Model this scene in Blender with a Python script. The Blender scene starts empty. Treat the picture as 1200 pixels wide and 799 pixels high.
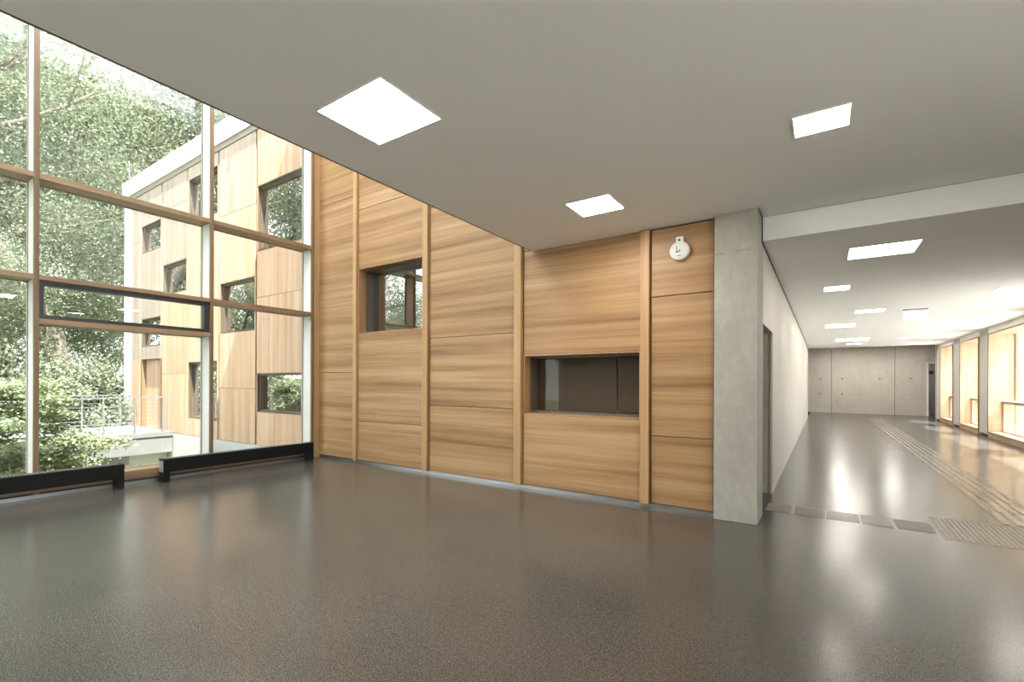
import bpy, math, random
from mathutils import Vector, Matrix

scene = bpy.context.scene
COL = scene.collection
R = math.radians

# ------------------------------------------------------------------ helpers
class MB:
    """collects shapes, builds ONE mesh object"""
    def __init__(s): s.v = []; s.f = []; s.sm = []
    def quad(s, a, b, c, d):
        n = len(s.v); s.v += [tuple(a), tuple(b), tuple(c), tuple(d)]; s.f.append((n, n+1, n+2, n+3)); s.sm.append(False); return s
    def box(s, x0, x1, y0, y1, z0, z1, bev=0.0):
        if x0 > x1: x0, x1 = x1, x0
        if y0 > y1: y0, y1 = y1, y0
        if z0 > z1: z0, z1 = z1, z0
        n = len(s.v)
        s.v += [(x0,y0,z0),(x1,y0,z0),(x1,y1,z0),(x0,y1,z0),(x0,y0,z1),(x1,y0,z1),(x1,y1,z1),(x0,y1,z1)]
        for q in ((0,3,2,1),(4,5,6,7),(0,1,5,4),(1,2,6,5),(2,3,7,6),(3,0,4,7)):
            s.f.append(tuple(n+i for i in q)); s.sm.append(False)
        return s
    def tube(s, p, q, r0, r1=None, k=8, cap=True):
        if r1 is None: r1 = r0
        p = Vector(p); q = Vector(q); d = (q-p)
        if d.length < 1e-6: return s
        d.normalize()
        a = d.orthogonal().normalized(); b = d.cross(a)
        n = len(s.v)
        for c, r in ((p, r0), (q, r1)):
            for i in range(k):
                t = 2*math.pi*i/k
                s.v.append(tuple(c + a*(r*math.cos(t)) + b*(r*math.sin(t))))
        for i in range(k):
            j = (i+1) % k
            s.f.append((n+i, n+j, n+k+j, n+k+i)); s.sm.append(True)
        if cap:
            s.f.append(tuple(n+i for i in reversed(range(k)))); s.sm.append(False)
            s.f.append(tuple(n+k+i for i in range(k))); s.sm.append(False)
        return s
    def each(s, name, mat, parent=None, k=8):
        """every box (k vertices) becomes an object of its own"""
        for a in range(0, len(s.v), k):
            m = MB(); m.v = s.v[a:a+k]
            for f, q in zip(s.f, s.sm):
                if a <= f[0] < a+k: m.f.append(tuple(i-a for i in f)); m.sm.append(q)
            m.build(name, mat, parent)
    def build(s, name, mat, parent=None, bevel=0.0):
        me = bpy.data.meshes.new(name)
        me.from_pydata(s.v, [], s.f)
        me.polygons.foreach_set('use_smooth', s.sm)
        me.materials.append(mat); me.update()
        o = bpy.data.objects.new(name, me); COL.objects.link(o)
        if parent is not None:
            o.parent = parent
            o.matrix_parent_inverse = Matrix.Translation(-parent.location) if parent.rotation_euler.z == 0 else parent.matrix_basis.inverted()
        if bevel > 0:
            m = o.modifiers.new('Bevel', 'BEVEL'); m.width = bevel; m.segments = 2; m.limit_method = 'ANGLE'
        return o

def thing(name, label, cat, loc=(0,0,0), group=None):
    o = bpy.data.objects.new(name, None); COL.objects.link(o)
    o.location = loc; o.empty_display_size = .1
    o['label'] = label; o['category'] = cat
    if group: o['group'] = group
    return o
def tag(o, label, cat, group=None):
    o['label'] = label; o['category'] = cat
    if group: o['group'] = group
    return o
def struct(o, label=None):
    o['kind'] = 'structure'
    if label: o['label'] = label
    return o
def sroot(name, loc, label=None):
    o = bpy.data.objects.new(name, None); COL.objects.link(o); o.location = loc
    return struct(o, label)

# ------------------------------------------------------------------ materials
def lin(c): return tuple(((x/255)/12.92 if x/255 <= .04045 else ((x/255+.055)/1.055)**2.4) for x in c)
def new(name):
    m = bpy.data.materials.new(name); m.use_nodes = True
    nt = m.node_tree; b = nt.nodes['Principled BSDF']
    return m, nt, b
def plain(name, rgb, rough=.6, metal=0.0, spec=.5):
    m, nt, b = new(name)
    b.inputs['Base Color'].default_value = (*rgb, 1); b.inputs['Roughness'].default_value = rough
    b.inputs['Metallic'].default_value = metal; b.inputs['Specular IOR Level'].default_value = spec
    return m
def mapped(nt, scale, rnd=True):
    g = nt.nodes.new('ShaderNodeNewGeometry'); mp = nt.nodes.new('ShaderNodeMapping')
    nt.links.new(g.outputs['Position'], mp.inputs['Vector']); mp.inputs['Scale'].default_value = scale
    if rnd:
        oi = nt.nodes.new('ShaderNodeObjectInfo'); ml = nt.nodes.new('ShaderNodeMath'); ml.operation = 'MULTIPLY'; ml.inputs[1].default_value = 40
        nt.links.new(oi.outputs['Random'], ml.inputs[0])
        cx = nt.nodes.new('ShaderNodeCombineXYZ')
        for i in range(3): nt.links.new(ml.outputs[0], cx.inputs[i])
        nt.links.new(cx.outputs[0], mp.inputs['Location'])
    return mp.outputs['Vector']
def noise(nt, vec, scale, detail=4, rough=.55, dist=0.0):
    n = nt.nodes.new('ShaderNodeTexNoise'); n.inputs['Scale'].default_value = scale
    n.inputs['Detail'].default_value = detail; n.inputs['Roughness'].default_value = rough; n.inputs['Distortion'].default_value = dist
    if vec is not None: nt.links.new(vec, n.inputs['Vector'])
    return n.outputs['Fac']
def ramp(nt, fac, stops):
    r = nt.nodes.new('ShaderNodeValToRGB'); e = r.color_ramp.elements
    while len(e) < len(stops): e.new(.5)
    for i, (p, c) in enumerate(stops): e[i].position = p; e[i].color = (*c, 1)
    nt.links.new(fac, r.inputs['Fac']); return r.outputs['Color']
def mix(nt, fac, a, b, mode='MIX'):
    m = nt.nodes.new('ShaderNodeMix'); m.data_type = 'RGBA'; m.blend_type = mode
    for s, v in ((m.inputs['Factor'], fac), (m.inputs['A'], a), (m.inputs['B'], b)):
        if isinstance(v, bpy.types.NodeSocket): nt.links.new(v, s)
        elif isinstance(v, (int, float)): s.default_value = v
        else: s.default_value = (*v, 1)
    return m.outputs['Result']
def bump(nt, b, h, strength, dist=.01):
    bp = nt.nodes.new('ShaderNodeBump'); bp.inputs['Strength'].default_value = strength; bp.inputs['Distance'].default_value = dist
    nt.links.new(h, bp.inputs['Height']); nt.links.new(bp.outputs['Normal'], b.inputs['Normal'])

def wood(name, dark, mid, light, axis='X', rough=.45, bands=1.0, spec=.35, rnd=True):
    m, nt, b = new(name)
    long, across = .20, 7.5*bands
    sc = {'X': (long, 2.0, across), 'Z': (across, 2.0, long), 'Y': (across, long, across)}[axis]
    v = mapped(nt, sc, rnd)
    a = noise(nt, v, 1.0, 6, .62, .15)
    sc2 = {'X': (.6, 6, 60), 'Z': (60, 6, .6), 'Y': (60, .6, 60)}[axis]
    fine = noise(nt, mapped(nt, sc2, rnd), 1.5, 3, .6)
    c = ramp(nt, a, [(.30, dark), (.48, mid), (.68, light)])
    f = ramp(nt, fine, [(.3, (.80,)*3), (.6, (1.04,)*3)])
    c = mix(nt, .7, c, f, 'MULTIPLY')
    nt.links.new(c, b.inputs['Base Color'])
    b.inputs['Roughness'].default_value = rough; b.inputs['Specular IOR Level'].default_value = spec
    bump(nt, b, fine, .06, .003)
    return m
def concrete(name, c0, c1, rough=.75, spot=True):
    m, nt, b = new(name)
    v = mapped(nt, (1, 1, .55), False)
    a = noise(nt, v, 1.7, 7, .6, .2); f = noise(nt, v, 14, 5, .7)
    col = ramp(nt, a, [(.3, c0), (.7, c1)])
    col = mix(nt, .55, col, ramp(nt, f, [(.3, (.80,)*3), (.62, (1.03,)*3)]), 'MULTIPLY')
    if spot:
        vo = nt.nodes.new('ShaderNodeTexVoronoi'); vo.inputs['Scale'].default_value = 9
        nt.links.new(mapped(nt, (1, 1, 1), False), vo.inputs['Vector'])
        sp = ramp(nt, vo.outputs['Distance'], [(.025, (.55,)*3), (.05, (1,)*3)])
        col = mix(nt, .6, col, sp, 'MULTIPLY')
    nt.links.new(col, b.inputs['Base Color']); b.inputs['Roughness'].default_value = rough
    bump(nt, b, f, .12, .006)
    return m

M = {}
M['wood_in'] = wood('interior_wood', (.195,.102,.042), (.322,.185,.083), (.43,.277,.148), 'X')
M['batten'] = wood('batten_wood', (.34,.195,.085), (.41,.25,.117), (.47,.30,.155), 'Z', bands=2)
M['lining'] = wood('lining_wood', (.27,.145,.06), (.34,.19,.085), (.40,.235,.11), 'Z', bands=2)
M['frame_w'] = wood('frame_wood', (.13,.08,.042), (.18,.115,.062), (.23,.15,.085), 'Z', bands=2, rough=.4)  # browns darkened to stand in for backlit mullion faces
M['transom_w'] = wood('transom_wood', (.18,.112,.062), (.24,.155,.09), (.30,.20,.12), 'Y', bands=1, rough=.4)
M['wood_out'] = wood('facade_wood', (.36,.215,.132), (.455,.295,.195), (.53,.38,.275), 'Z', rough=.6, bands=.8)
M['wood_pale'] = wood('facade_pale_wood', (.255,.195,.15), (.31,.25,.20), (.36,.305,.255), 'Z', rough=.6, bands=.8)  # paler tone of the facade wood for some upper panels
M['niche_w'] = wood('niche_wood', (.43,.30,.185), (.50,.36,.235), (.56,.425,.295), 'Z', rough=.5, bands=1.2)
M['blade'] = plain('mullion_pale_side', (.60,.60,.575), .35)  # even pale grey for the mullion sides
M['white'] = plain('white_ceiling_paint', (.88,.87,.86), .85, spec=.2)
def plaster():
    m, nt, b = new('corridor_plaster')
    f = noise(nt, mapped(nt, (1,1,1), False), 40, 3)
    nt.links.new(ramp(nt, f, [(.3, (.47,.43,.38)), (.7, (.515,.475,.42))]), b.inputs['Base Color'])
    b.inputs['Roughness'].default_value = .5; b.inputs['Specular IOR Level'].default_value = .3
    return m
M['plaster'] = plaster()
M['brown_wall'] = plain('brown_lobby_paint', (.56,.40,.285), .6)
M['concrete'] = concrete('pier_concrete', (.31,.293,.255), (.415,.395,.345))
M['concrete_far'] = concrete('end_wall_concrete', (.47,.435,.385), (.56,.52,.465), spot=False)
M['concrete_out'] = concrete('bridge_concrete', (.115,.115,.112), (.155,.155,.152))
M['plinth'] = plain('pale_plinth', (.40,.40,.395), .7)
M['parapet'] = plain('parapet_sheet', (.62,.63,.64), .45)
M['black'] = plain('black_powder_coat', (.006,.0065,.0065), .6, 0, .2)
M['black_frame'] = plain('black_window_frame', (.02,.022,.022), .4)
M['shadow_trim'] = plain('dark_reveal_trim', (.035,.03,.022), .6)
M['edge_trim'] = plain('bronze_edge_trim', (.085,.07,.045), .5)
M['alu'] = plain('brushed_aluminium', (.42,.42,.41), .38, 1.0)
M['steel'] = plain('galvanised_steel', (.27,.275,.27), .4, .6)
M['grey_frame'] = plain('grey_brown_window_frame', (.22,.19,.15), .45)
M['brown_frame'] = plain('dark_brown_window_frame', (.095,.07,.048), .45)
M['blind'] = plain('dark_brown_blind', (.07,.047,.028), .7)
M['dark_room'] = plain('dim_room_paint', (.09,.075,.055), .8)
M['pillar'] = plain('pale_pillar_sheet', (.62,.60,.57), .55)
M['lampframe'] = plain('lamp_frame_white', (.85,.85,.83), .5)
M['device'] = plain('white_plastic', (.78,.78,.76), .4)
M['mark'] = plain('dark_print', (.05,.05,.05), .6)
M['signhouse'] = plain('sign_housing_grey', (.42,.42,.43), .5)
M['bark'] = concrete('tree_bark', (.10,.085,.065), (.19,.165,.13), .9, False)

def emis(name, rgb, s):
    m, nt, b = new(name)
    b.inputs['Base Color'].default_value = (.8,.8,.8,1)
    b.inputs['Emission Color'].default_value = (*rgb, 1); b.inputs['Emission Strength'].default_value = s
    return m
M['lamp'] = emis('hall_lamp_diffuser_lit', (1.0,.94,.87), 36)
M['lamp2'] = emis('corridor_lamp_diffuser_lit', (1.0,.92,.83), 10.5)
M['sign'] = emis('sign_face_lit', (.86,.90,1.0), .75)

def glass(name, tint=(1,1,1), rough=0.0, ior=1.5, gain=1.0):
    m, nt, b = new(name)
    out = nt.nodes['Material Output']; nt.nodes.remove(b)
    fr = nt.nodes.new('ShaderNodeFresnel')
    ge = nt.nodes.new('ShaderNodeNewGeometry'); mr = nt.nodes.new('ShaderNodeMapRange')   # same reflectance from both faces of the sheet
    nt.links.new(ge.outputs['Backfacing'], mr.inputs['Value']); mr.inputs['To Min'].default_value = ior; mr.inputs['To Max'].default_value = 1/ior
    nt.links.new(mr.outputs[0], fr.inputs['IOR'])
    tr = nt.nodes.new('ShaderNodeBsdfTransparent'); tr.inputs['Color'].default_value = (*tint, 1)
    gl = nt.nodes.new('ShaderNodeBsdfGlossy'); gl.inputs['Roughness'].default_value = rough
    mx = nt.nodes.new('ShaderNodeMixShader')
    ml = nt.nodes.new('ShaderNodeMath'); ml.operation = 'MULTIPLY'; ml.inputs[1].default_value = gain; ml.use_clamp = True
    nt.links.new(fr.outputs[0], ml.inputs[0]); nt.links.new(ml.outputs[0], mx.inputs[0])
    nt.links.new(tr.outputs[0], mx.inputs[1]); nt.links.new(gl.outputs[0], mx.inputs[2])
    nt.links.new(mx.outputs[0], out.inputs['Surface'])
    return m
M['glass'] = glass('clear_glass', (.96,.98,.965), 0, 1.45)
M['glass_dk'] = glass('coated_glass', (.55,.52,.47), 0, 1.55, 8.0)
M['glass_out'] = glass('facade_glass', (.5,.53,.52), 0, 1.55, 7.0)
M['glass_plain'] = glass('inner_glass', (.9,.9,.88), 0, 1.45, .3)

def milky():
    m, nt, b = new('added_rooflight_glass')
    out = nt.nodes['Material Output']; nt.nodes.remove(b)
    t = nt.nodes.new('ShaderNodeBsdfTranslucent'); t.inputs[0].default_value = (.66,.675,.69,1)
    nt.links.new(t.outputs[0], out.inputs['Surface'])
    return m
M['milky'] = milky()

def floor_mat():
    m, nt, b = new('polished_terrazzo_floor')
    p = mapped(nt, (1,1,1), False)
    sp = noise(nt, p, 125, 3, .75); mid = noise(nt, p, 30, 4, .7); cl = noise(nt, p, .9, 2, .5, 0)
    c = ramp(nt, sp, [(.34, (.020,.018,.015)), (.50, (.066,.061,.052)), (.62, (.13,.12,.105)), (.74, (.30,.285,.25))])
    c = mix(nt, .5, c, ramp(nt, mid, [(.35, (.60,)*3), (.65, (1.2,)*3)]), 'MULTIPLY')
    c = mix(nt, .7, c, ramp(nt, cl, [(.3, (.78,)*3), (.7, (1.12,)*3)]), 'MULTIPLY')
    nt.links.new(c, b.inputs['Base Color'])
    b.inputs['Roughness'].default_value = .21
    b.inputs['Specular IOR Level'].default_value = .6
    return m
M['floor'] = floor_mat()
M['tactile'] = plain('tactile_floor_steel', (.25,.23,.20), .28, .0)
M['tactile_lt'] = plain('tactile_stud_and_glare_steel', (.34,.315,.275), .28, .2)  # lighter studs; on the plates it stands in for lamp glare

def leaf(name, a, b_, c_):
    m, nt, b = new(name)
    out = nt.nodes['Material Output']; nt.nodes.remove(b)
    n = noise(nt, mapped(nt, (1,1,1), True), .9, 4, .7)
    col = ramp(nt, n, [(.3, a), (.5, b_), (.7, c_)])
    d = nt.nodes.new('ShaderNodeBsdfDiffuse'); t = nt.nodes.new('ShaderNodeBsdfTranslucent')
    g = nt.nodes.new('ShaderNodeBsdfGlossy'); g.inputs['Roughness'].default_value = .45; g.inputs['Color'].default_value = (.8,.85,.8,1)
    mx = nt.nodes.new('ShaderNodeMixShader'); mx.inputs[0].default_value = .42
    m2 = nt.nodes.new('ShaderNodeMixShader'); m2.inputs[0].default_value = .04
    nt.links.new(col, d.inputs[0]); nt.links.new(col, t.inputs[0])
    nt.links.new(d.outputs[0], mx.inputs[1]); nt.links.new(t.outputs[0], mx.inputs[2])
    nt.links.new(mx.outputs[0], m2.inputs[1]); nt.links.new(g.outputs[0], m2.inputs[2])
    nt.links.new(m2.outputs[0], out.inputs['Surface'])
    return m
M['leaf_a'] = leaf('tall_tree_leaf', (.125,.15,.09), (.19,.215,.135), (.29,.32,.22))
M['leaf_b'] = leaf('silver_tree_leaf', (.165,.19,.135), (.235,.265,.19), (.32,.35,.265))
M['leaf_c'] = leaf('maple_leaf', (.16,.20,.10), (.225,.265,.145), (.31,.345,.22))
def grass_mat():
    m, nt, b = new('lawn_grass')
    n = noise(nt, mapped(nt, (1,1,1), False), 3, 6, .7)
    nt.links.new(ramp(nt, n, [(.3, (.27,.31,.15)), (.7, (.40,.43,.24))]), b.inputs['Base Color']); b.inputs['Roughness'].default_value = .9
    return m
M['grass'] = grass_mat()
M['yard'] = plain('light_bounce_paving', (.66,.65,.63), .9)  # unseen ground, kept bright to bounce daylight indoors
M['path'] = plain('pale_gravel', (.36,.345,.32), .9)

# ------------------------------------------------------------------ main dimensions
H, H2 = 3.353, 3.083          # hall and corridor ceilings
XC, XR = -.578, 3.866         # corridor walls
XE = -3.42                    # edge of the hall ceiling
XM, XG = -8.37, -8.66         # mullion face and glass of the glazed wall
YW = 5.62                     # timber wall
YB = 5.86                     # beam between hall and corridor
YS = -6.5                     # wall behind
ZT = 7.5
YEND = 29.3

# ------------------------------------------------------------------ floor, ceilings, shell
struct(MB().box(XG-.1, XR+.05, YS-.2, 31, -.25, 0).build('floor', M['floor']), 'dark polished terrazzo floor of hall and corridor')
side = MB().box(XC-5.6, XC-.001+.0, 24.5, 31, -.25, 0).box(XR+.05, 6.6, 25.9, 31, -.25, 0)
struct(side.build('floor', M['floor']), 'terrazzo floor past the corridor end')
struct(MB().box(XE, XR+.3, YS, YB, H, H+.25).build('ceiling', M['white']), 'white ceiling of the hall')
cc = MB().box(XC-.25, XR, YB, 25.1, H2, H2+.52)
struct(cc.build('ceiling', M['white']), 'white lower ceiling of the corridor with its beam face')
struct(MB().box(-6.2, 6.6, 25.1, 31, 3.36, 3.6).build('ceiling', M['white']), 'white ceiling past the corridor end')
struct(MB().box(XE-.03, XE, YS, YW-.05, H+.004, H+.06).build('trim_1', M['edge_trim']), 'dark edge strip along the ceiling edge')
SX0, SX1, SY0, SY1 = -8.2, -5.0, -4.2, 5.2  # opening of an unseen rooflight, added to brighten the tall bay
rf = MB().box(XG-.3, SX0, YS-.2, YW+.1, ZT, ZT+.3).box(SX1, XR+.3, YS-.2, YW+.1, ZT, ZT+.3).box(SX0, SX1, YS-.2, SY0, ZT, ZT+.3).box(SX0, SX1, SY1, YW+.1, ZT, ZT+.3)
struct(rf.build('ceiling', M['white']), 'roof slab above the tall glazed bay')
sk = sroot('window_13', ((SX0+SX1)/2, .5, ZT), 'added milky rooflight, out of view, brightening the tall glazed bay')
for k in range(4):
    ya = SY0+(SY1-SY0)*k/4; yb = SY0+(SY1-SY0)*(k+1)/4
    MB().box(SX0, SX1, ya, ya+.05, ZT+.02, ZT+.3).build('rafter', M['white'], sk)
    MB().quad((SX0, ya+.05, ZT+.22), (SX1, ya+.05, ZT+.22), (SX1, yb, ZT+.22), (SX0, yb, ZT+.22)).build('milky_pane', M['milky'], sk)
struct(MB().box(XE-.0, XE+.15, YS, YW, H+.25, ZT).build('wall_upper', M['white']), 'white wall of the upper storey above the ceiling edge')
struct(MB().box(XG-.1, XR+.3, YS-.2, YS, 0, ZT).build('wall_south', M['plaster']), 'pale wall behind the viewer')
struct(MB().box(XG-.1, XG+.25, YS, -4.6, 0, ZT).build('wall_west', M['lining']), 'solid timber end of the glazed wall')

# thin black reveal line above pier, beam and corridor wall
t = MB()
t.box(XC-.012, XC+.006, 5.53, YB, H-.02, H-.001)
t.box(XC-.012, XC+.010, YB-.022, YB-.001, H2, H-.001)
t.box(XC-.012, XC+.008, YB, 24.5, H2-.022, H2-.001)
struct(t.build('trim_2', M['shadow_trim']), 'black reveal line along the top of the corridor wall')
struct(MB().box(XC, XR, YB-.006, YB-.001, H-.008, H-.001).build('trim_3', M['signhouse']), 'thin joint above the beam face')

# concrete pier
struct(MB().box(-1.011, XC, 5.525, 6.017, 0, H).build('wall_pier', M['concrete'], None, .006), 'bare concrete pier at the end of the timber wall')
p = MB().box(-1.012, -.90, 5.523, 5.527, 2.915, 2.922).box(-.80, -.66, 5.523, 5.527, 2.925, 2.932)
struct(p.build('trim_4', M['grey_frame']), 'faint formwork line on the concrete pier')

# corridor left wall with its doorway
w = MB().box(XC-.25, XC, 7.247, 24.5, 0, 3.36).box(XC-.25, XC, 6.017, 7.247, 2.185, 3.36)
struct(w.build('wall_corridor', M['plaster']), 'pale left wall of the corridor')
d1 = sroot('door_1', (XC-.25, 6.63, 0), 'open doorway beside the concrete pier')
q = MB().box(-2.6, XC-.25, 7.247, 7.35, 0, 2.4).box(-2.6, XC-.25, 5.98, 6.017, 0, 2.4).box(-2.7, -2.6, 5.98, 7.35, 0, 2.4)
q.build('lobby_wall', M['brown_wall'], d1)
MB().box(-2.6, XC-.25, 6.017, 7.247, 2.185, 2.4).build('lobby_ceiling', M['white'], d1)
MB().box(-2.6, XC-.25, 6.017, 7.247, -.1, -.001).build('lobby_floor', M['floor'], d1)
fr = MB().box(XC-.03, XC-.012, 7.215, 7.247, 0, 2.185).box(XC-.03, XC-.012, 6.017, 6.04, 0, 2.185)
fr.build('door_lining', M['plaster'], d1)

# end wall of the corridor: slightly turned concrete with formwork joints
def yend(x): return YEND - (x+.7)*.09
we = MB()
for x0, x1 in ((-6.2, .315), (.345, 2.84), (2.87, 4.00)):
    we.v += [(x0,yend(x0),0),(x1,yend(x1),0),(x1,yend(x1)+.3,0),(x0,yend(x0)+.3,0),(x0,yend(x0),3.36),(x1,yend(x1),3.36),(x1,yend(x1)+.3,3.36),(x0,yend(x0)+.3,3.36)]
    n = len(we.v)-8
    for f_ in ((0,3,2,1),(4,5,6,7),(0,1,5,4),(1,2,6,5),(2,3,7,6),(3,0,4,7)):
        we.f.append(tuple(n+i for i in f_)); we.sm.append(False)
we.box(4.00, 5.1, yend(4.5), yend(4.5)+.25, 2.45, 3.36).box(5.1, 6.6, yend(5.6), yend(5.6)+.25, 0, 3.36)
wo = struct(we.build('wall_end', M['concrete_far']), 'pale concrete wall closing the corridor')
bk = MB().box(.3, .36, yend(.33)+.03, yend(.33)+.05, 0, 3.3).box(2.83, 2.89, yend(2.86)+.03, yend(2.86)+.05, 0, 3.3)
bk.each('formwork_joint', M['grey_frame'], wo)
ho = MB()
for x in (-.15, .78, 2.28, 3.42):
    for z in (1.2, .42):
        if (x > 2 and z < 1): continue
        ho.tube((x, yend(x)-.004, z+.55), (x, yend(x)+.02, z+.55), .045, .045, 10)
ho.each('tie_hole', M['grey_frame'], wo, 20)
struct(MB().box(-6.3, -6.2, 24, 31, 0, 3.36).box(-6.3, XC-.25, 24.3, 24.5, 0, 3.36).build('wall_side_hall', M['plaster']), 'wall of the side hall at the corridor end')
d2 = sroot('door_2', (4.5, yend(4.5), 0), 'dark doorway at the far right of the end wall')
ye = yend(4.5)-.02
MB().box(3.985, 4.06, ye, ye+.14, 0, 2.52).box(3.985, 5.1, ye, ye+.14, 2.45, 2.52).box(5.04, 5.1, ye, ye+.14, 0, 2.45).build('door_frame', M['device'], d2)
MB().box(3.9, 5.3, 31.6, 31.7, 0, 2.6).box(3.8, 3.9, ye+.3, 31.7, 0, 2.6).box(5.2, 5.3, ye+.3, 31.7, 0, 2.6).box(3.9, 5.3, ye+.3, 31.7, 2.6, 2.7).box(3.9,5.3,31,31.7,-.1,0).build('room_beyond', M['signhouse'], d2)
MB().box(4.3, 4.42, 31.45, 31.6, .25, 2.2).box(4.25, 4.60, 31.35, 31.6, 2.0, 2.15).build('wall_fitting', M['shadow_trim'], d2)
struct(MB().box(6.5, 6.6, 25.9, 31, 0, 3.36).box(XR, 6.6, 25.8, 25.95, 0, 3.36).build('wall_side_right', M['plaster']), 'wall of the side hall on the right')

# ------------------------------------------------------------------ timber wall of the hall
wn = sroot('wall_north', (-4.8, YW, 0), 'timber panelled wall of the hall')
G = .006
def panel(x0, x1, z0, z1, mat, parent, name='panel', y0=YW, th=.05):
    return MB().box(x0+G, x1-G, y0, y0+th, z0+G*.7, z1-G*.7).build(name, mat, parent, .003)
BAYS = [  # x0, x1, seams / windows from bottom to top
    (-8.66, -7.31, [.05, 1.68, 5.0, 7.45], None),
    (-7.21, -5.53, [.05, .78, 2.39, 3.61, 4.70, 7.45], 2),
    (-5.39, -3.705, [.05, 1.12, 2.22, 4.36, 7.45], None),
    (-3.565, -1.862, [.05, 1.045, 1.895, 3.365, 5.2, 7.45], 1),
    (-1.738, -1.017, [.05, .865, 2.535, 3.345], None)]
for x0, x1, zs, wi in BAYS:
    for i in range(len(zs)-1):
        if i == wi: continue
        panel(x0, x1, zs[i], zs[i+1], M['wood_in'], wn)
for x0, x1 in ((-7.305, -7.215), (-5.52, -5.405), (-3.70, -3.585), (-1.857, -1.75)):
    MB().box(x0, x1, YW-.05, YW+.05, .04, 7.45 if x0 < -3.8 else (7.45 if x0 < XE else 3.345)).build('batten', M['batten'], wn, .003)
# dark backing in the joints (open where the windows are)
bk = MB()
for x0, x1, zs, wi in BAYS:
    if wi is None: bk.box(x0-.07, x1+.07, YW+.052, YW+.07, .0, zs[-1])
    else:
        bk.box(x0-.07, x1+.07, YW+.052, YW+.07, 0, zs[wi]); bk.box(x0-.07, x1+.07, YW+.052, YW+.07, zs[wi+1], zs[-1])
bk.build('backing', M['shadow_trim'], wn)
MB().box(-8.36, -1.012, YW+.0, YW+.05, .0, .046).build('skirting_strip', M['alu'], wn)
struct(MB().box(-1.03, -1.012, YW-.02, YW+.05, .05, H-.01).build('trim_5', M['shadow_trim']), 'dark joint between timber and concrete')
struct(MB().box(-3.41, -1.012, YW+.0, YW+.05, 3.35, 3.42).build('trim_6', M['shadow_trim']), 'dark joint between timber wall and ceiling')

def wall_window(name, x0, x1, z0, z1, parent, glassmat, split=None, framemat='brown_frame', lining='lining', part=False, deep=.33, rv=.15):
    """deep-set window: timber reveal, frame, pane(s)"""
    if part:
        r = parent
        MB().box(x0, x0+.02, YW+.005, YW+rv, z0, z1).box(x1-.02, x1, YW+.005, YW+rv, z0, z1).box(x0+.02, x1-.02, YW+.005, YW+rv, z0, z0+.02).box(x0+.02, x1-.02, YW+.005, YW+rv, z1-.02, z1).build('window_reveal', M[lining], r)
        f = MB()
    else:
        r = sroot(name, ((x0+x1)/2, YW+.2, z0), parent)
        MB().box(x0, x0+.02, YW+.0, YW+rv, z0, z1).box(x1-.02, x1, YW+.0, YW+rv, z0, z1).box(x0+.02, x1-.02, YW+.0, YW+rv, z0, z0+.02).box(x0+.02, x1-.02, YW+.0, YW+rv, z1-.02, z1).build('reveal', M[lining], r)
        f = MB()
    t_ = .05
    f.box(x0, x0+t_, YW+rv, YW+deep, z0, z1).box(x1-t_, x1, YW+rv, YW+deep, z0, z1).box(x0+t_, x1-t_, YW+rv, YW+deep, z0, z0+t_).box(x0+t_, x1-t_, YW+rv, YW+deep, z1-t_, z1)
    fo = f.build('window_frame', M[framemat], r, .003)
    gy = YW+deep-.03
    parts = [(x0+t_, x1-t_)] if split is None else [(x0+t_, split-.004), (split+.004, x1-t_)]
    for a, b in parts:
        MB().box(a, b, gy, gy+.012, z0+t_, z1-t_).build('pane', M[glassmat], fo if part else r)
    return r
wall_window('window_2', -7.21, -5.53, 2.39, 3.61, 'deep window high in the timber wall reflecting trees', 'glass_dk')
wall_window('window_3', -3.565, -1.862, 1.045, 1.895, 'low dark two-pane window in the timber wall', 'glass_plain', split=-2.28)
bl = MB().box(-3.52, -2.29, YW+.315, YW+.326, 1.095, 1.845).box(-2.27, -1.912, YW+.315, YW+.326, 1.095, 1.845)
bl.each('blind', M['blind'], bpy.data.objects['window_3'])

# rooms behind the wall: dim shell
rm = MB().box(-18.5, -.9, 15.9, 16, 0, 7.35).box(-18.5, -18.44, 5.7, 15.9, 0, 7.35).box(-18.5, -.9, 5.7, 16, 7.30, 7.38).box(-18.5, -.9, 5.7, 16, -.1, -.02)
rm.box(-.98, -.9, 7.4, 16, 0, 7.35).box(-1.2, -1.012, 5.7, 6.0, 0, 7.35).box(-3.75, -.9, 5.69, 5.74, 3.45, 7.35)

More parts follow.
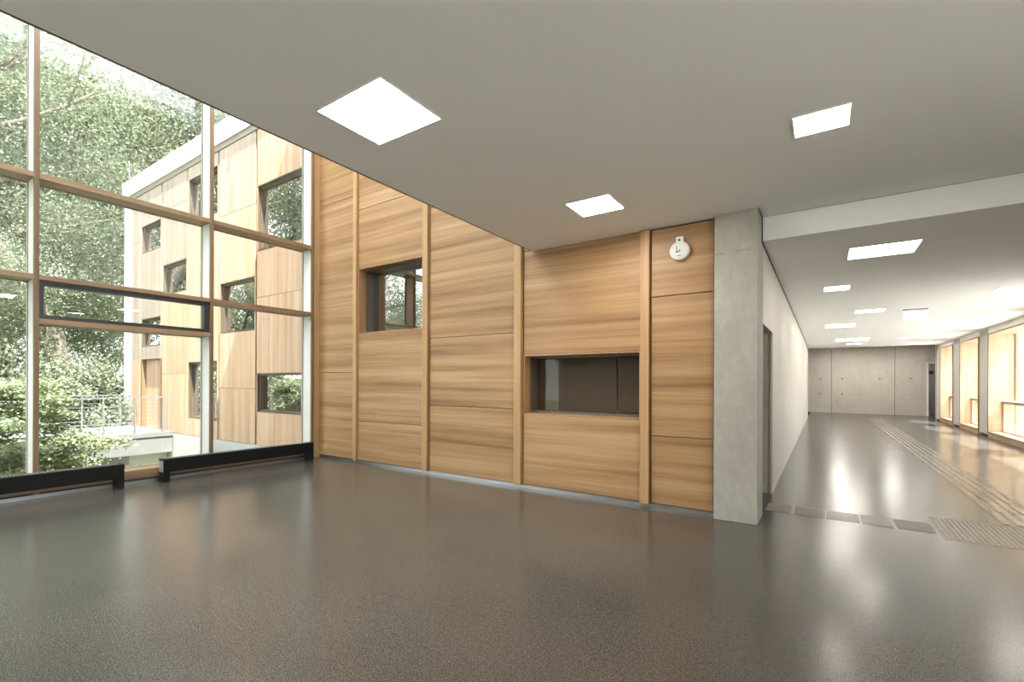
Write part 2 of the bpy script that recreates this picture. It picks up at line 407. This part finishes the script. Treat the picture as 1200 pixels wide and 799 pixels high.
# ------------------------------------------------------------------ glazed wall
cw = sroot('window_1', (XG, .5, 0), 'tall timber and glass wall on the left')
MY = [5.450, 3.628, 1.571, -.45, -2.5, -4.57]
for y in MY:
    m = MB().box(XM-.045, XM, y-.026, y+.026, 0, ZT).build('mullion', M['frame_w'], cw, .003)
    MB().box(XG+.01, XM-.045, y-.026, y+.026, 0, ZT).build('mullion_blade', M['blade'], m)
    MB().box(XG-.05, XG+.01, y-.033, y+.033, 0, ZT).build('glazing_bar', M['grey_frame'], m)
MB().box(XG-.05, XM-.05, 5.476, YW+.02, 0, ZT).build('corner_filler', M['batten'], cw)
TZ = [(.07, .20), (2.803, 2.868), (4.10, 4.172), (6.45, 6.52), (7.43, 7.5)]
for i in range(len(MY)-1):
    y1, y0 = MY[i]-.026, MY[i+1]+.026
    zz = list(TZ)
    if i == 1: zz = zz[:1] + [(2.240, 2.303)] + zz[1:]
    for z0, z1 in zz:
        tr = MB().box(XG+.01, XM-.002, y0, y1, z0, z1).build('transom', M['transom_w'], cw, .003)
        MB().box(XG-.05, XG+.01, y0, y1, z0-.008, z1+.008).build('glazing_bar', M['grey_frame'], tr)
    for a, b in zip(zz[:-1], zz[1:]):
        if i == 1 and abs(a[1]-2.303) < .01:
            s = MB()
            X0, X1 = XM-.13, XM-.03
            s.box(X0, X1, y0, y1, a[1], a[1]+.055).box(X0, X1, y0, y1, b[0]-.065, b[0]).box(X0, X1, y0, y0+.05, a[1]+.055, b[0]-.065).box(X0, X1, y1-.075, y1, a[1]+.055, b[0]-.065)
            so = s.build('opening_sash', M['black_frame'], cw, .003)
            MB().box(XM-.105, XM-.095, y0+.05, y1-.075, a[1]+.055, b[0]-.065).build('pane', M['glass'], so)
        else:
            MB().box(XG-.012, XG, y0, y1, a[1], b[0]).build('pane', M['glass'], cw)
MB().box(XM-.004, XM+.006, -4.6, 5.45, 0, .045).build('floor_strip', M['alu'], cw)
MB().box(XG-.02, XM-.01, -4.6, 5.45, 0, .068).build('sill_base', M['shadow_trim'], cw)
MB().box(XG-.16, XG-.05, -4.6, 5.55, .06, .10).build('outer_sill', M['alu'], cw)

# ------------------------------------------------------------------ low black benches in front of the glass
def bench(y0, y1, label):
    XB = -8.10
    t = thing('low_bench', label, 'bench', (XB-.09, (y0+y1)/2, 0), 'low black benches along the glass')
    z0, z1 = .150, .345
    MB().box(XB-.022, XB, y0, y1, z0, z1).box(XB-.18, XB-.022, y0, y1, z1-.03, z1).build('front_board', M['black'], t, .004)
    for a, b in ((y0, y0+.085), (y1-.085, y1)):
        MB().box(XB-.17, XB-.002, a, b, 0, z0+.001).build('leg', M['black'], t, .003)
    g = MB()
    k = 0
    y = y0+.05
    while y < y1-.05:
        g.box(XB-.165, XB-.035, y, y+.012, z1-.002, z1+.004); y += .03
    g.build('top_grille', M['steel'], t)
    MB().box(XB-.178, XB-.022, y0+.004, y0+.02, .15, z1-.03).box(XB-.178, XB-.022, y1-.02, y1-.004, .15, z1-.03).each('end_plate', M['steel'], t)
bench(-.9, 2.40, 'low black bench along the glass, the one farther from the timber wall')
bench(2.862, 5.30, 'low black bench along the glass, ending at the timber wall')

# ------------------------------------------------------------------ ceiling lamps
def lamp(x, y, sx, sy, z, label, group):
    t = thing('ceiling_light', label, 'ceiling light', (x, y, z), group)
    b = .008
    f = MB().box(x-sx/2-b, x+sx/2+b, y-sy/2-b, y-sy/2, z-.006, z+.0).box(x-sx/2-b, x+sx/2+b, y+sy/2, y+sy/2+b, z-.006, z)
    f.box(x-sx/2-b, x-sx/2, y-sy/2, y+sy/2, z-.006, z).box(x+sx/2, x+sx/2+b, y-sy/2, y+sy/2, z-.006, z)
    f.build('frame', M['lampframe'], t)
    MB().box(x-sx/2, x+sx/2, y-sy/2, y+sy/2, z-.004, z).build('diffuser', M['lamp' if z > 3.2 else 'lamp2'], t)
g1, g2 = 'square ceiling lights of the hall', 'square ceiling lights of the corridor'
lamp(-2.56, 2.17, .63, .53, H, 'largest lit square ceiling light, above the hall near the ceiling edge', g1)
lamp(-.02, 3.945, .325, .30, H, 'smallest lit square ceiling light of the hall, straight before the corridor beam', g1)
lamp(-1.995, 4.54, .46, .42, H, 'lit square ceiling light in the hall, close to the timber wall', g1)
lamp(.57, 7.02, .64, .58, H2, 'first and largest corridor ceiling light, just past the beam', g2)
lamp(.175, 9.43, .34, .40, H2, 'second corridor ceiling light past the beam, small and narrow', g2)
lamp(.825, 12.74, .51, .45, H2, 'lit corridor ceiling light right beside the hanging sign', g2)
lamp(.365, 15.55, .65, .72, H2, 'lit corridor ceiling light just behind the hanging sign along the plastered wall', g2)
lamp(.84, 20.7, .95, 1.05, H2, 'long lit ceiling light before the last small one along the plastered wall', g2)
lamp(.99, 22.9, .45, .42, H2, 'small lit ceiling light along the plastered wall, nearest the concrete end wall', g2)
lamp(2.35, 20.87, .36, .36, H2, 'small lit ceiling light far behind the hanging sign, before the far doorway', g2)
lamp(3.10, 23.75, .62, .5, H2, 'wide lit ceiling light nearest the far doorway of the end wall', g2)
lamp(2.92, 17.9, .34, .38, H2, 'small lit ceiling light close to the window niches', g2)
lamp(2.66, 11.0, .52, .5, H2, 'lit corridor ceiling light in front of the widest window niche', g2)

lamp(.6, 27.2, .6, .6, 3.36, 'added ceiling light past the corridor end, out of view, mirrored as a streak in the floor', g2)  # lamps out of view, added to brighten the end wall
lamp(2.6, 27.0, .6, .6, 3.36, 'added ceiling light past the corridor end, out of view, by the far doorway', g2)
lamp(4.55, 30.4, .4, .4, 2.6, 'added unseen ceiling light that brightens the far doorway', g2)  # hidden lamp added to lighten the room beyond
# hanging sign
t = thing('hanging_sign', 'small pale lit sign hanging from the corridor ceiling', 'sign', (1.60, 12.9, H2))
MB().box(1.40, 1.80, 12.86, 12.94, H2-.035, H2).build('housing', M['signhouse'], t, .003)
MB().box(1.405, 1.795, 12.885, 12.915, H2-.235, H2-.035).build('sign_panel', M['sign'], t, .003)

# round white device on the timber wall
cx, cz = -1.395, 3.035
t = thing('wall_sounder', 'round white wall device with a small box on top, high on the timber', 'alarm', (cx, YW, cz))
b = MB(); k = 32
prof = [(.104, -.0), (.108, -.03), (.108, -.055), (.098, -.072), (.0, -.076)]
n0 = len(b.v)
for r_, dy in prof[:-1]:
    for i in range(k):
        a = 2*math.pi*i/k; e = 1.0
        b.v.append((cx + r_*math.cos(a)*1.04, YW+dy, cz + r_*math.sin(a)))
b.v.append((cx, YW+prof[-1][1], cz))
for j in range(len(prof)-2):
    for i in range(k):
        i2 = (i+1) % k
        b.f.append((n0+j*k+i, n0+j*k+i2, n0+(j+1)*k+i2, n0+(j+1)*k+i)); b.sm.append(True)
j = len(prof)-2
for i in range(k):
    b.f.append((n0+j*k+i, n0+j*k+(i+1) % k, len(b.v)-1)); b.sm.append(True)
b.build('disc_body', M['device'], t)
MB().box(cx-.042, cx+.042, YW-.05, YW, cz+.085, cz+.165).build('top_box', M['device'], t, .005)
MB().tube((cx-.003, YW-.051, cz+.125), (cx-.003, YW-.05+.004, cz+.125), .014, .014, 12).build('lens', M['mark'], t)
mk = MB()
y_ = YW-.0775
mk.box(cx-.030, cx-.022, y_, y_+.004, cz+.005, cz+.05)
mk.box(cx-.034, cx-.008, y_, y_+.004, cz-.022, cz-.004).box(cx+.002, cx+.012, y_, y_+.004, cz-.022, cz+.012)
mk.box(cx-.020, cx+.022, y_, y_+.004, cz-.066, cz-.061)
mk.each('printed_mark', M['mark'], t)

# ------------------------------------------------------------------ tactile floor plates
tp = [(-.57, -.31), (-.29, .00), (.02, .33), (.345, .62), (.64, .95)]
tl = ['tactile floor plate lying against the doorway beside the pier', 'second tactile floor plate from the doorway',
      'ribbed tactile floor plate with lamp glare in its colour, third from the doorway', 'tactile floor plate with lamp glare in its colour, fourth from the doorway', 'dull tactile floor plate touching the studded field']
for i, ((x0, x1), lb) in enumerate(zip(tp, tl)):
    o = MB()
    y0 = 6.26; y1 = 6.66
    y0 += .02*i*0; n = 8
    for k in range(n):
        ya = y0 + (y1-y0)*k/n
        o.box(x0+.006, x1-.006, ya, ya+.024, .0, .005)
    t = thing('tactile_plate', lb, 'tactile plate', ((x0+x1)/2, (y0+y1)/2, 0), 'tactile plates leading to the doorway')
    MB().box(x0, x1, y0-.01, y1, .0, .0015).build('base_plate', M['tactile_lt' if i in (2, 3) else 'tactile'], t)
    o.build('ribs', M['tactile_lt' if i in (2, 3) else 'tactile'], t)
t = thing('tactile_field', 'square field of raised studs on the floor where the strips meet', 'tactile field', (1.45, 6.55, 0))
MB().box(.97, 2.0, 6.08, 7.02, 0, .0015).build('base_plate', M['tactile'], t)
st = MB()
for i in range(24):
    for j in range(22):
        x = 1.0 + i*.0425; y = 6.105 + j*.0425
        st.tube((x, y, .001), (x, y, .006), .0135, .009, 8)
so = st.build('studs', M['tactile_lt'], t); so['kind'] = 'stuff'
gs = thing('guide_strip', 'ribbed tactile guide strip running down the corridor to the end wall', 'guide strip', (1.83, 14, 0))
MB().box(1.58, 2.06, 7.04, 25.5, 0, .0012).build('base_plate', M['floor'], gs)
gm = MB()
for k in range(5):
    x = 1.605 + k*.10
    y = 7.06
    while y < 25.4:
        gm.box(x, x+.04, y, min(y+.58, 25.5), .0, .006); y += .62
gm.build('ribs', M['tactile'], gs)

# ------------------------------------------------------------------ right wall with window niches
NICHE = [(-6.0,-3.0),(-1.8,2.4),(10.3,13.5),(14.55, 18.45), (19.45, 21.75), (22.85, 24.95)]  # nearer niches are added out of view for more daylight
PIL = [(-6.5,-6.0),(-3.0,-1.8),(2.4,10.3),(13.5, 14.55), (18.45, 19.45), (21.75, 22.85), (24.95, 25.82)]
XL, XU = 4.155, 4.39
wr = MB()
for a, b in NICHE: wr.box(XR+.0, XR+.6, a, b, 2.92, 3.4)
for a, b in PIL: wr.box(XR+.05, XR+.6, a, b, 2.9, 3.4)
struct(wr.build('wall_east', M['white']), 'white right wall and headers above the window niches')
for i, (a, b) in enumerate(PIL):
    pr = sroot('wall_niche_pillar', (XR+.1, (a+b)/2, 0), 'pale pillar between the window niches')
    MB().box(XR+.02, XR+1.1, a+.025, b-.025, .07, 2.9).build('cladding', M['pillar'], pr)
    MB().box(XR+.05, XR+.5, a, b, 0, .07).build('base_gap', M['shadow_trim'], pr)
    MB().box(XR+.035, XR+.2, a, b, 2.9, H2).build('head_gap', M['signhouse'], pr)
for i, (a, b) in enumerate(NICHE):
    n = 4+i
    big = b-a > 2.6
    r = sroot('window_%d' % n, (XR, (a+b)/2, 0), {3: 'wide timber window niche cut off by the right edge', 4: 'middle timber window niche on the right', 5: 'farthest timber window niche on the right'}.get(i, 'added timber window niche out of view, letting in more daylight'))
    MB().box(XR, XR+1.0, a, a+.03, .13, 2.92).box(XR, XR+1.0, b-.03, b, .13, 2.92).each('jamb', M['niche_w'], r)
    MB().box(XR, XU, a+.03, b-.03, 2.89, 2.92).build('soffit', M['niche_w'], r)
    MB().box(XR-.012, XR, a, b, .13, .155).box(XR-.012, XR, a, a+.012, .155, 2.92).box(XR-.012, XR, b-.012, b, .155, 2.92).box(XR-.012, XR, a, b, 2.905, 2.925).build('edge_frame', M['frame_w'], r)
    MB().box(XR-.006, XU, a+.03, b-.03, .0, .15).build('sill', M['niche_w'], r)
    # low window
    f = MB(); w_ = .05
    nb = 4 if big else 2
    f.box(XL, XL+.07, a+.03, b-.03, .95, 1.0).box(XL, XL+.07, a+.03, b-.03, .15, .20)
    for k in range(nb+1):
        yy = a+.03 + (b-a-.06-w_)*k/nb
        f.box(XL, XL+.07, yy, yy+w_, .20, .95)
    f.build('low_frame', M['niche_w'], r)
    MB().box(XL-.02, XU, a+.03, b-.03, 1.0, 1.03).build('ledge', M['niche_w'], r)
    for k in range(nb):
        ya = a+.03 + (b-a-.06-w_)*k/nb + w_; yb = a+.03 + (b-a-.06-w_)*(k+1)/nb
        MB().box(XL+.05, XL+.06, ya, yb, .20, .95).build('low_pane', M['glass'], r)
    f = MB(); nu = 3 if big else 2
    for k in range(nu+1):
        yy = a+.03 + (b-a-.06-.035)*k/nu
        f.box(XU, XU+.05, yy, yy+.035, 1.03, 2.92)
    f.box(XU, XU+.05, a+.03, b-.03, 1.0, 1.03)
    f.build('upper_frame', M['grey_frame'], r)
    for k in range(nu):
        ya = a+.03 + (b-a-.06-.035)*k/nu + .035; yb = a+.03 + (b-a-.06-.035)*(k+1)/nu
        MB().box(XU+.02, XU+.03, ya, yb, 1.03, 2.92).build('upper_pane', M['glass'], r)

# ------------------------------------------------------------------ timber building outside
bd = thing('building', 'two-storey timber panelled building with square windows outside the glass', 'building', (-13.5, YW, 0))
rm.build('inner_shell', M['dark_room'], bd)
FB = [  # x0,x1,z breaks,(window indices)
    (-18.42, -17.68, [.05, 2.2, 5.85, 7.28], [], 'pale'),
    (-17.66, -16.12, [.05, 2.17, 2.56, 3.41, 5.43, 6.27, 7.28], [2, 4], 'pale'),
    (-16.05, -14.42, [.05, 1.71, 3.99, 4.86, 6.45, 7.28], [2], 'pale'),
    (-14.38, -12.66, [.05, .51, 2.02, 3.6, 5.75, 6.95, 7.28], [1, 4], 'mix'),
    (-12.60, -10.86, [.05, 1.34, 2.69, 3.93, 5.6, 7.28], [2], 'mix'),
    (-10.80, -8.70, [.05, .81, 1.69, 3.42, 4.47, 5.97, 7.28], [1, 4], 'warm')]
for x0, x1, zs, ws, tone in FB:
    for i in range(len(zs)-1):
        if i in ws:
            wx0, wx1 = (x0+.06, x1-.03) if x1-x0 < 1.8 else (x0+.02, x1-.05)
            wr_ = MB().box(x0, wx0, YW, YW+.05, zs[i], zs[i+1]).box(wx1, x1, YW, YW+.05, zs[i], zs[i+1])
            wr_.each('window_cheek', M['wood_out'], bd)
            wall_window('w', wx0, wx1, zs[i], zs[i+1], bd, 'glass_out', part=True, lining='brown_frame', framemat='brown_frame', deep=.15, rv=.06)
        elif x0 == -17.66 and i == 0:
            MB().box(-17.55, -16.2, YW+.12, YW+.17, .07, 2.17).build('door_leaf', M['wood_out'], bd)
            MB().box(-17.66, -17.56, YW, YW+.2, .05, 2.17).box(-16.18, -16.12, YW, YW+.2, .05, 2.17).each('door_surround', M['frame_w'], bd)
        else:
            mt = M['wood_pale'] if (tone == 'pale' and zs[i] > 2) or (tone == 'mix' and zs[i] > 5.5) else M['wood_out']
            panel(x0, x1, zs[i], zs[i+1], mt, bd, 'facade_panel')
MB().box(-18.5, -8.6, YW+.055, YW+.07, .0, .051).box(-18.98, -18.42, YW-.02, YW+.3, -1.6, 7.4).build('corner_sheet', M['parapet'], bd)
MB().box(-19.06, -8.68, YW-.06, YW+.4, 7.42, 7.93).box(-19.06, -18.5, YW, 16, 7.3, 7.93).build('parapet', M['parapet'], bd)
MB().box(-18.5, -8.68, YW-.02, YW+.3, 7.28, 7.42).build('shadow_joint', M['grey_frame'], bd)
MB().box(-18.5, -8.75, YW-.0, YW+.25, -1.6, .045).build('plinth', M['plinth'], bd)
for i, x in enumerate((-15.6, -11.75)):
    MB().tube((x, YW-.10, 7.44), (x, YW-.10, 7.58), .03, .02, 8).tube((x, YW-.11, 7.44), (x, YW-.02, 7.44), .02, .02, 6).build('rope_anchor', M['signhouse'], bd)
MB().tube((-18.98, YW+.1, 7.9), (-18.98, YW+.1, 8.75), .012, .008, 6).build('lightning_rod', M['steel'], bd)
MB().box(-15.72, -15.62, YW-.06, YW, -.12, .0).build('outlet_spout', M['mark'], bd)  # small dark outlet spout below the panels

# footbridge to the door
fb = thing('footbridge', 'concrete footbridge with steel railings leading to the timber building', 'bridge', (-16.8, 0, -1.6))
MB().box(-18.4, -15.22, -12, YW-.02, -.02, .10).build('deck', M['concrete_out'], fb)
MB().box(-15.42, -15.25, -12, YW-.02, -.47, -.02).box(-18.35, -18.2, -12, YW-.02, -.47, -.02).each('edge_beam', M['concrete_out'], fb)
MB().box(-17.9, -15.6, YW-.9, YW-.02, -1.6, -.02).build('abutment', M['signhouse'], fb)
for X, ys, nm in ((-15.3, [5.40, 4.75, 4.09, 2.8, 1.5, .2, -1.1, -2.4], 'railing'), (-18.3, [5.3, 4.4, 3.5, 2.6, 1.4, .2, -1, -2.2], 'railing')):
    rl = MB().box(X-.022, X+.022, -12, 5.42, 1.05, 1.085).box(X-.012, X+.012, -12, 5.42, .17, .19).build('railing', M['steel'], fb)
    for y in ys:
        wd = .03 if y > 5.2 else .016
        MB().box(X-.02, X+.02, y-wd, y+wd, .08, 1.05).build('post', M['steel'], rl)
    wm = MB()
    for k in range(7): wm.tube((X, -12, .28+k*.11), (X, 5.40, .28+k*.11), .003, .003, 4, False)
    wm.build('wires', M['steel'], rl)

# ground outside
ln = MB().box(-90, XG-.1, -60, 60, -1.7, -1.6).build('lawn', M['grass']); ln['kind'] = 'stuff'; ln['label'] = 'sunlit lawn outside the glazed wall'; ln['category'] = 'lawn'
struct(MB().box(XR+.62, 60, -40, 60, -.25, -.1).build('light_bounce_yard', M['yard']), 'unseen yard outside the window niches, kept pale to bounce daylight in')
pt = MB().box(-17.5, -9.4, -30, 1.0, -1.6, -1.56).build('gravel_path', M['path']); tag(pt, 'pale gravel path beside the footbridge below the maple', 'path')
struct(MB().box(XG-.1, XR+.3, YS-.2, 5.6, -1.7, -.26).build('wall_foundation', M['plinth']), 'foundation wall under the glazed wall')

# ------------------------------------------------------------------ trees
def leaf_quad(mb, p, size, rng, up=.45):
    n = Vector((rng.gauss(0,1), rng.gauss(0,1), rng.gauss(0,1)+up*2)).normalized()
    a = n.orthogonal().normalized(); a.rotate(Matrix.Rotation(rng.uniform(0, 6.283), 3, n)); b = n.cross(a)
    L = size*rng.uniform(.7, 1.3); W = L*.36
    i = len(mb.v)
    mb.v += [tuple(p-a*L*.5), tuple(p+b*W-n*L*.06), tuple(p+a*L*.5), tuple(p-b*W-n*L*.06)]
    mb.f += [(i, i+1, i+2), (i, i+2, i+3)]; mb.sm += [False, False]
def limb(mb, p, d, length, r, rng, n=4, droop=0.0):
    pts = [Vector(p)]; d = Vector(d).normalized(); rr = r
    for k in range(n):
        d = (d + Vector((rng.gauss(0,.14), rng.gauss(0,.14), rng.gauss(0,.10)-droop))).normalized()
        q = pts[-1] + d*(length/n); r2 = r*(1-.72*(k+1)/n)
        mb.tube(pts[-1], q, rr, r2, 6, False); rr = r2; pts.append(q)
    return pts, d
def tree_meshes(seed, Ht, Rc, leaves, lsize, base=.18, upright=.5, girth=.017):
    rng = random.Random(seed); tb = MB(); lb = MB()
    tp_, _ = limb(tb, (0,0,0), (rng.uniform(-.06,.06), rng.uniform(-.06,.06), 1), Ht*.93, Ht*girth, rng, 8)
    cl = []
    nb = 22
    for k in range(nb):
        t_ = base + (1-base)*(k+.5)/nb
        f = t_*8; i = min(7, int(f)); p = tp_[i].lerp(tp_[i+1], f-i)
        ang = k*2.4 + rng.uniform(-.4,.4)
        prof = math.sin(math.pi*min(1, (t_-base)/(1-base)*.82+.18))**.7
        L = Rc*(.35+.75*prof)*rng.uniform(.8,1.15)
        d = (math.cos(ang), math.sin(ang), upright*rng.uniform(.5,1.4))
        bp, bd_ = limb(tb, p, d, L, Ht*.006*(1.15-t_*.6), rng, 4)
        for s in range(6):
            u = rng.uniform(.25, 1.0)*4; j = min(3, int(u)); q = bp[j].lerp(bp[j+1], u-j)
            d2 = (bd_ + Vector((rng.gauss(0,.8), rng.gauss(0,.8), rng.gauss(.15,.5)))).normalized()
            sp, _ = limb(tb, q, d2, L*rng.uniform(.25,.5), Ht*.0016, rng, 3)
            cl += [sp[1], sp[2], sp[3]]
        cl += [bp[3], bp[4]]
    cl += [tp_[7], tp_[8]]
    per = max(1, leaves//len(cl)); rad = Rc*.17
    for c in cl:
        k = int(per*rng.uniform(.4, 1.6)); rc = rad*rng.uniform(.6,1.35)
        for _ in range(k):
            lb_p = c + Vector((rng.gauss(0,rc), rng.gauss(0,rc), rng.gauss(0,rc*.7)))
            leaf_quad(lb, lb_p, lsize, rng)
    return tb, lb
protos = {}
def proto(key, *a, leafm):
    tb, lb = tree_meshes(*a)
    def mk(mb, nm, m):
        me = bpy.data.meshes.new(nm); me.from_pydata(mb.v, [], mb.f); me.polygons.foreach_set('use_smooth', mb.sm); me.materials.append(m); me.update(); return me
    protos[key] = (mk(tb, 'trunk', M['bark']), mk(lb, 'foliage', leafm))
proto('a', 3, 23, 5.2, 190000, .092, leafm=M['leaf_a'])
proto('b', 8, 24, 5.0, 190000, .09, leafm=M['leaf_b'])
proto('e', 33, 22, 4.6, 90000, .09, .40, 1.0, .021, leafm=M['leaf_a'])
proto('c', 15, 13, 3.8, 90000, .085, .10, leafm=M['leaf_a'])
proto('d', 21, 3.2, 1.9, 16000, .10, .06, .7, leafm=M['leaf_a'])
def tree(key, x, y, z, s, rz, label, group, name='tree'):
    t = thing(name, label, 'tree' if name == 'tree' else 'shrub', (x, y, z), group)
    t.scale = (s, s, s); t.rotation_euler = (0, 0, rz)
    for nm, me in zip(('trunk', 'foliage'), protos[key]):
        o = bpy.data.objects.new(nm, me); COL.objects.link(o); o.parent = t
G1 = 'tall trees outside the glazed wall'
LT = [
    ('a', -25.5, 3.0, 1.0, .3, 'tall leafy tree behind the footbridge, seen beside the corner of the timber building'),
    ('b', -27.5, 9.5, 1.05, 1.9, 'tall silvery tree rising behind the roof corner of the timber building'),
    ('a', -22.5, -2.6, 1.0, 2.7, 'tall leafy tree behind the glass panes beyond the first bench'),
    ('e', -22.6, 5.0, .95, 1.0, 'bare-stemmed tree with leaning trunk beside the white building corner'),
    ('c', -22.3, 1.4, .62, .8, 'lower round-crowned tree just past the footbridge railing'),
    ('c', -25.0, 7.4, .62, 4.0, 'lower dense tree at the white corner of the timber building'),
    ('b', -31, 1.0, 1.1, 5.0, 'tall pale tree far behind the leafy tree by the footbridge'),
    ('a', -33, 14.5, 1.1, 3.6, 'tall leafy tree far behind the timber building roof'),
    ('b', -28.5, -5.5, 1.05, .9, 'tall pale tree beyond the first bench, far behind the footbridge'),
    ('c', -20.5, -3.5, .6, 5.6, 'lower tree beyond the footbridge, farthest from the timber building'),
    ('b', -36, 7.5, 1.2, 2.2, 'tall pale tree far away between the trunks'),
    ('a', -19, -30, .9, 4.4, 'tall tree mirrored in the facade windows'),
    ('c', -13.5, -24, .9, 1.2, 'lower tree mirrored in the facade windows'),
]
for k, x, y, s, rz, lb in LT: tree(k, x, y, -1.6, s, rz, lb, G1)
for i, (x, y, s, lb) in enumerate(((-20.2, 4.9, .95, 'leafy shrub behind the far railing beside the white building corner'), (-20.4, 2.7, 1.05, 'leafy shrub behind the far railing, half hidden by the maple'), (-20.0, .4, .9, 'leafy shrub behind the far railing, farthest from the timber building'))):
    tree('d', x, y, -1.6, s, i*1.9, lb, 'shrubs behind the footbridge', 'shrub')

# near maple with layered sprays
def maple():
    rng = random.Random(5); tb = MB(); lb = MB()
    tp_, _ = limb(tb, (0,0,0), (.03,.02,1), 3.0, .06, rng, 6)
    for k in range(26):
        t_ = .18 + .82*(k+.5)/26; f = t_*6; i = min(5, int(f)); p = tp_[i].lerp(tp_[i+1], f-i)
        ang = k*2.4; L = 1.9*(1.1-.78*t_)*rng.uniform(.75,1.1)+.25
        bp, bd_ = limb(tb, p, (math.cos(ang), math.sin(ang), .32), L, .016, rng, 4, .06)
        for q in [bp[1], bp[2], bp[3], bp[4]] + [bp[j].lerp(bp[j+1], .5) for j in (1, 2, 3)]:
            for s in range(5):
                c = q + Vector((rng.gauss(0,.17), rng.gauss(0,.17), rng.gauss(0,.04)))
                for _ in range(30):
                    lp = c + Vector((rng.gauss(0,.13), rng.gauss(0,.13), rng.gauss(0,.035)))
                    leaf_quad(lb, lp, .075, rng, 1.1)
    t = thing('maple_tree', 'small maple with layered pale green sprays close outside the glass', 'tree', (-13.7, 2.25, -1.6))
    t.scale = (1.08, 1.08, 1.14)
    for mb, nm, m in ((tb, 'trunk', M['bark']), (lb, 'foliage', M['leaf_c'])):
        me = bpy.data.meshes.new(nm); me.from_pydata(mb.v, [], mb.f); me.polygons.foreach_set('use_smooth', mb.sm); me.materials.append(m); me.update()
        o = bpy.data.objects.new(nm, me); COL.objects.link(o); o.parent = t
maple()

# ------------------------------------------------------------------ light
wd = bpy.data.worlds.new('sky'); scene.world = wd; wd.use_nodes = True
nt = wd.node_tree; bg = nt.nodes['Background']
tc = nt.nodes.new('ShaderNodeTexCoord'); sx = nt.nodes.new('ShaderNodeSeparateXYZ'); nt.links.new(tc.outputs['Generated'], sx.inputs[0])
c = ramp(nt, sx.outputs['Z'], [(.0, (.93,.96,1.0)), (.9, (.84,.92,1.0))])
nt.links.new(c, bg.inputs['Color']); bg.inputs['Strength'].default_value = 4.4
sd = bpy.data.lights.new('sun', 'SUN'); sd.energy = 16; sd.angle = R(.6); sd.color = (1, .965, .91)
so = bpy.data.objects.new('sun', sd); COL.objects.link(so)
az, el = R(-14), R(60.5)
dirv = Vector((math.cos(az)*math.cos(el), math.sin(az)*math.cos(el), math.sin(el)))
so.rotation_euler = dirv.to_track_quat('Z', 'Y').to_euler(); so.location = dirv*40

# ------------------------------------------------------------------ camera
cam = bpy.data.cameras.new('camera'); co = bpy.data.objects.new('camera', cam); COL.objects.link(co)
cam.sensor_width = 36; cam.sensor_fit = 'HORIZONTAL'; cam.lens = 546.15/1200*36
cam.shift_y = (448.18-399.5)/1200; cam.clip_end = 500; cam.clip_start = .05
Mx = Matrix.Rotation(.5896, 4, 'Z') @ Matrix.Rotation(math.pi/2, 4, 'X') @ Matrix.Rotation(.0032, 4, 'Z')
co.matrix_world = Matrix.Translation((0, 0, 1.5)) @ Mx
scene.camera = co

vs = scene.view_settings
vs.view_transform = 'Standard'; vs.look = 'None'; vs.gamma = 1; vs.use_curve_mapping = False; vs.exposure = .95
scene.cycles.max_bounces = 10; scene.cycles.diffuse_bounces = 5; scene.cycles.glossy_bounces = 5
scene.cycles.transparent_max_bounces = 16; scene.cycles.transmission_bounces = 6
scene.cycles.caustics_reflective = False; scene.cycles.caustics_refractive = False
scene.cycles.sample_clamp_indirect = 6
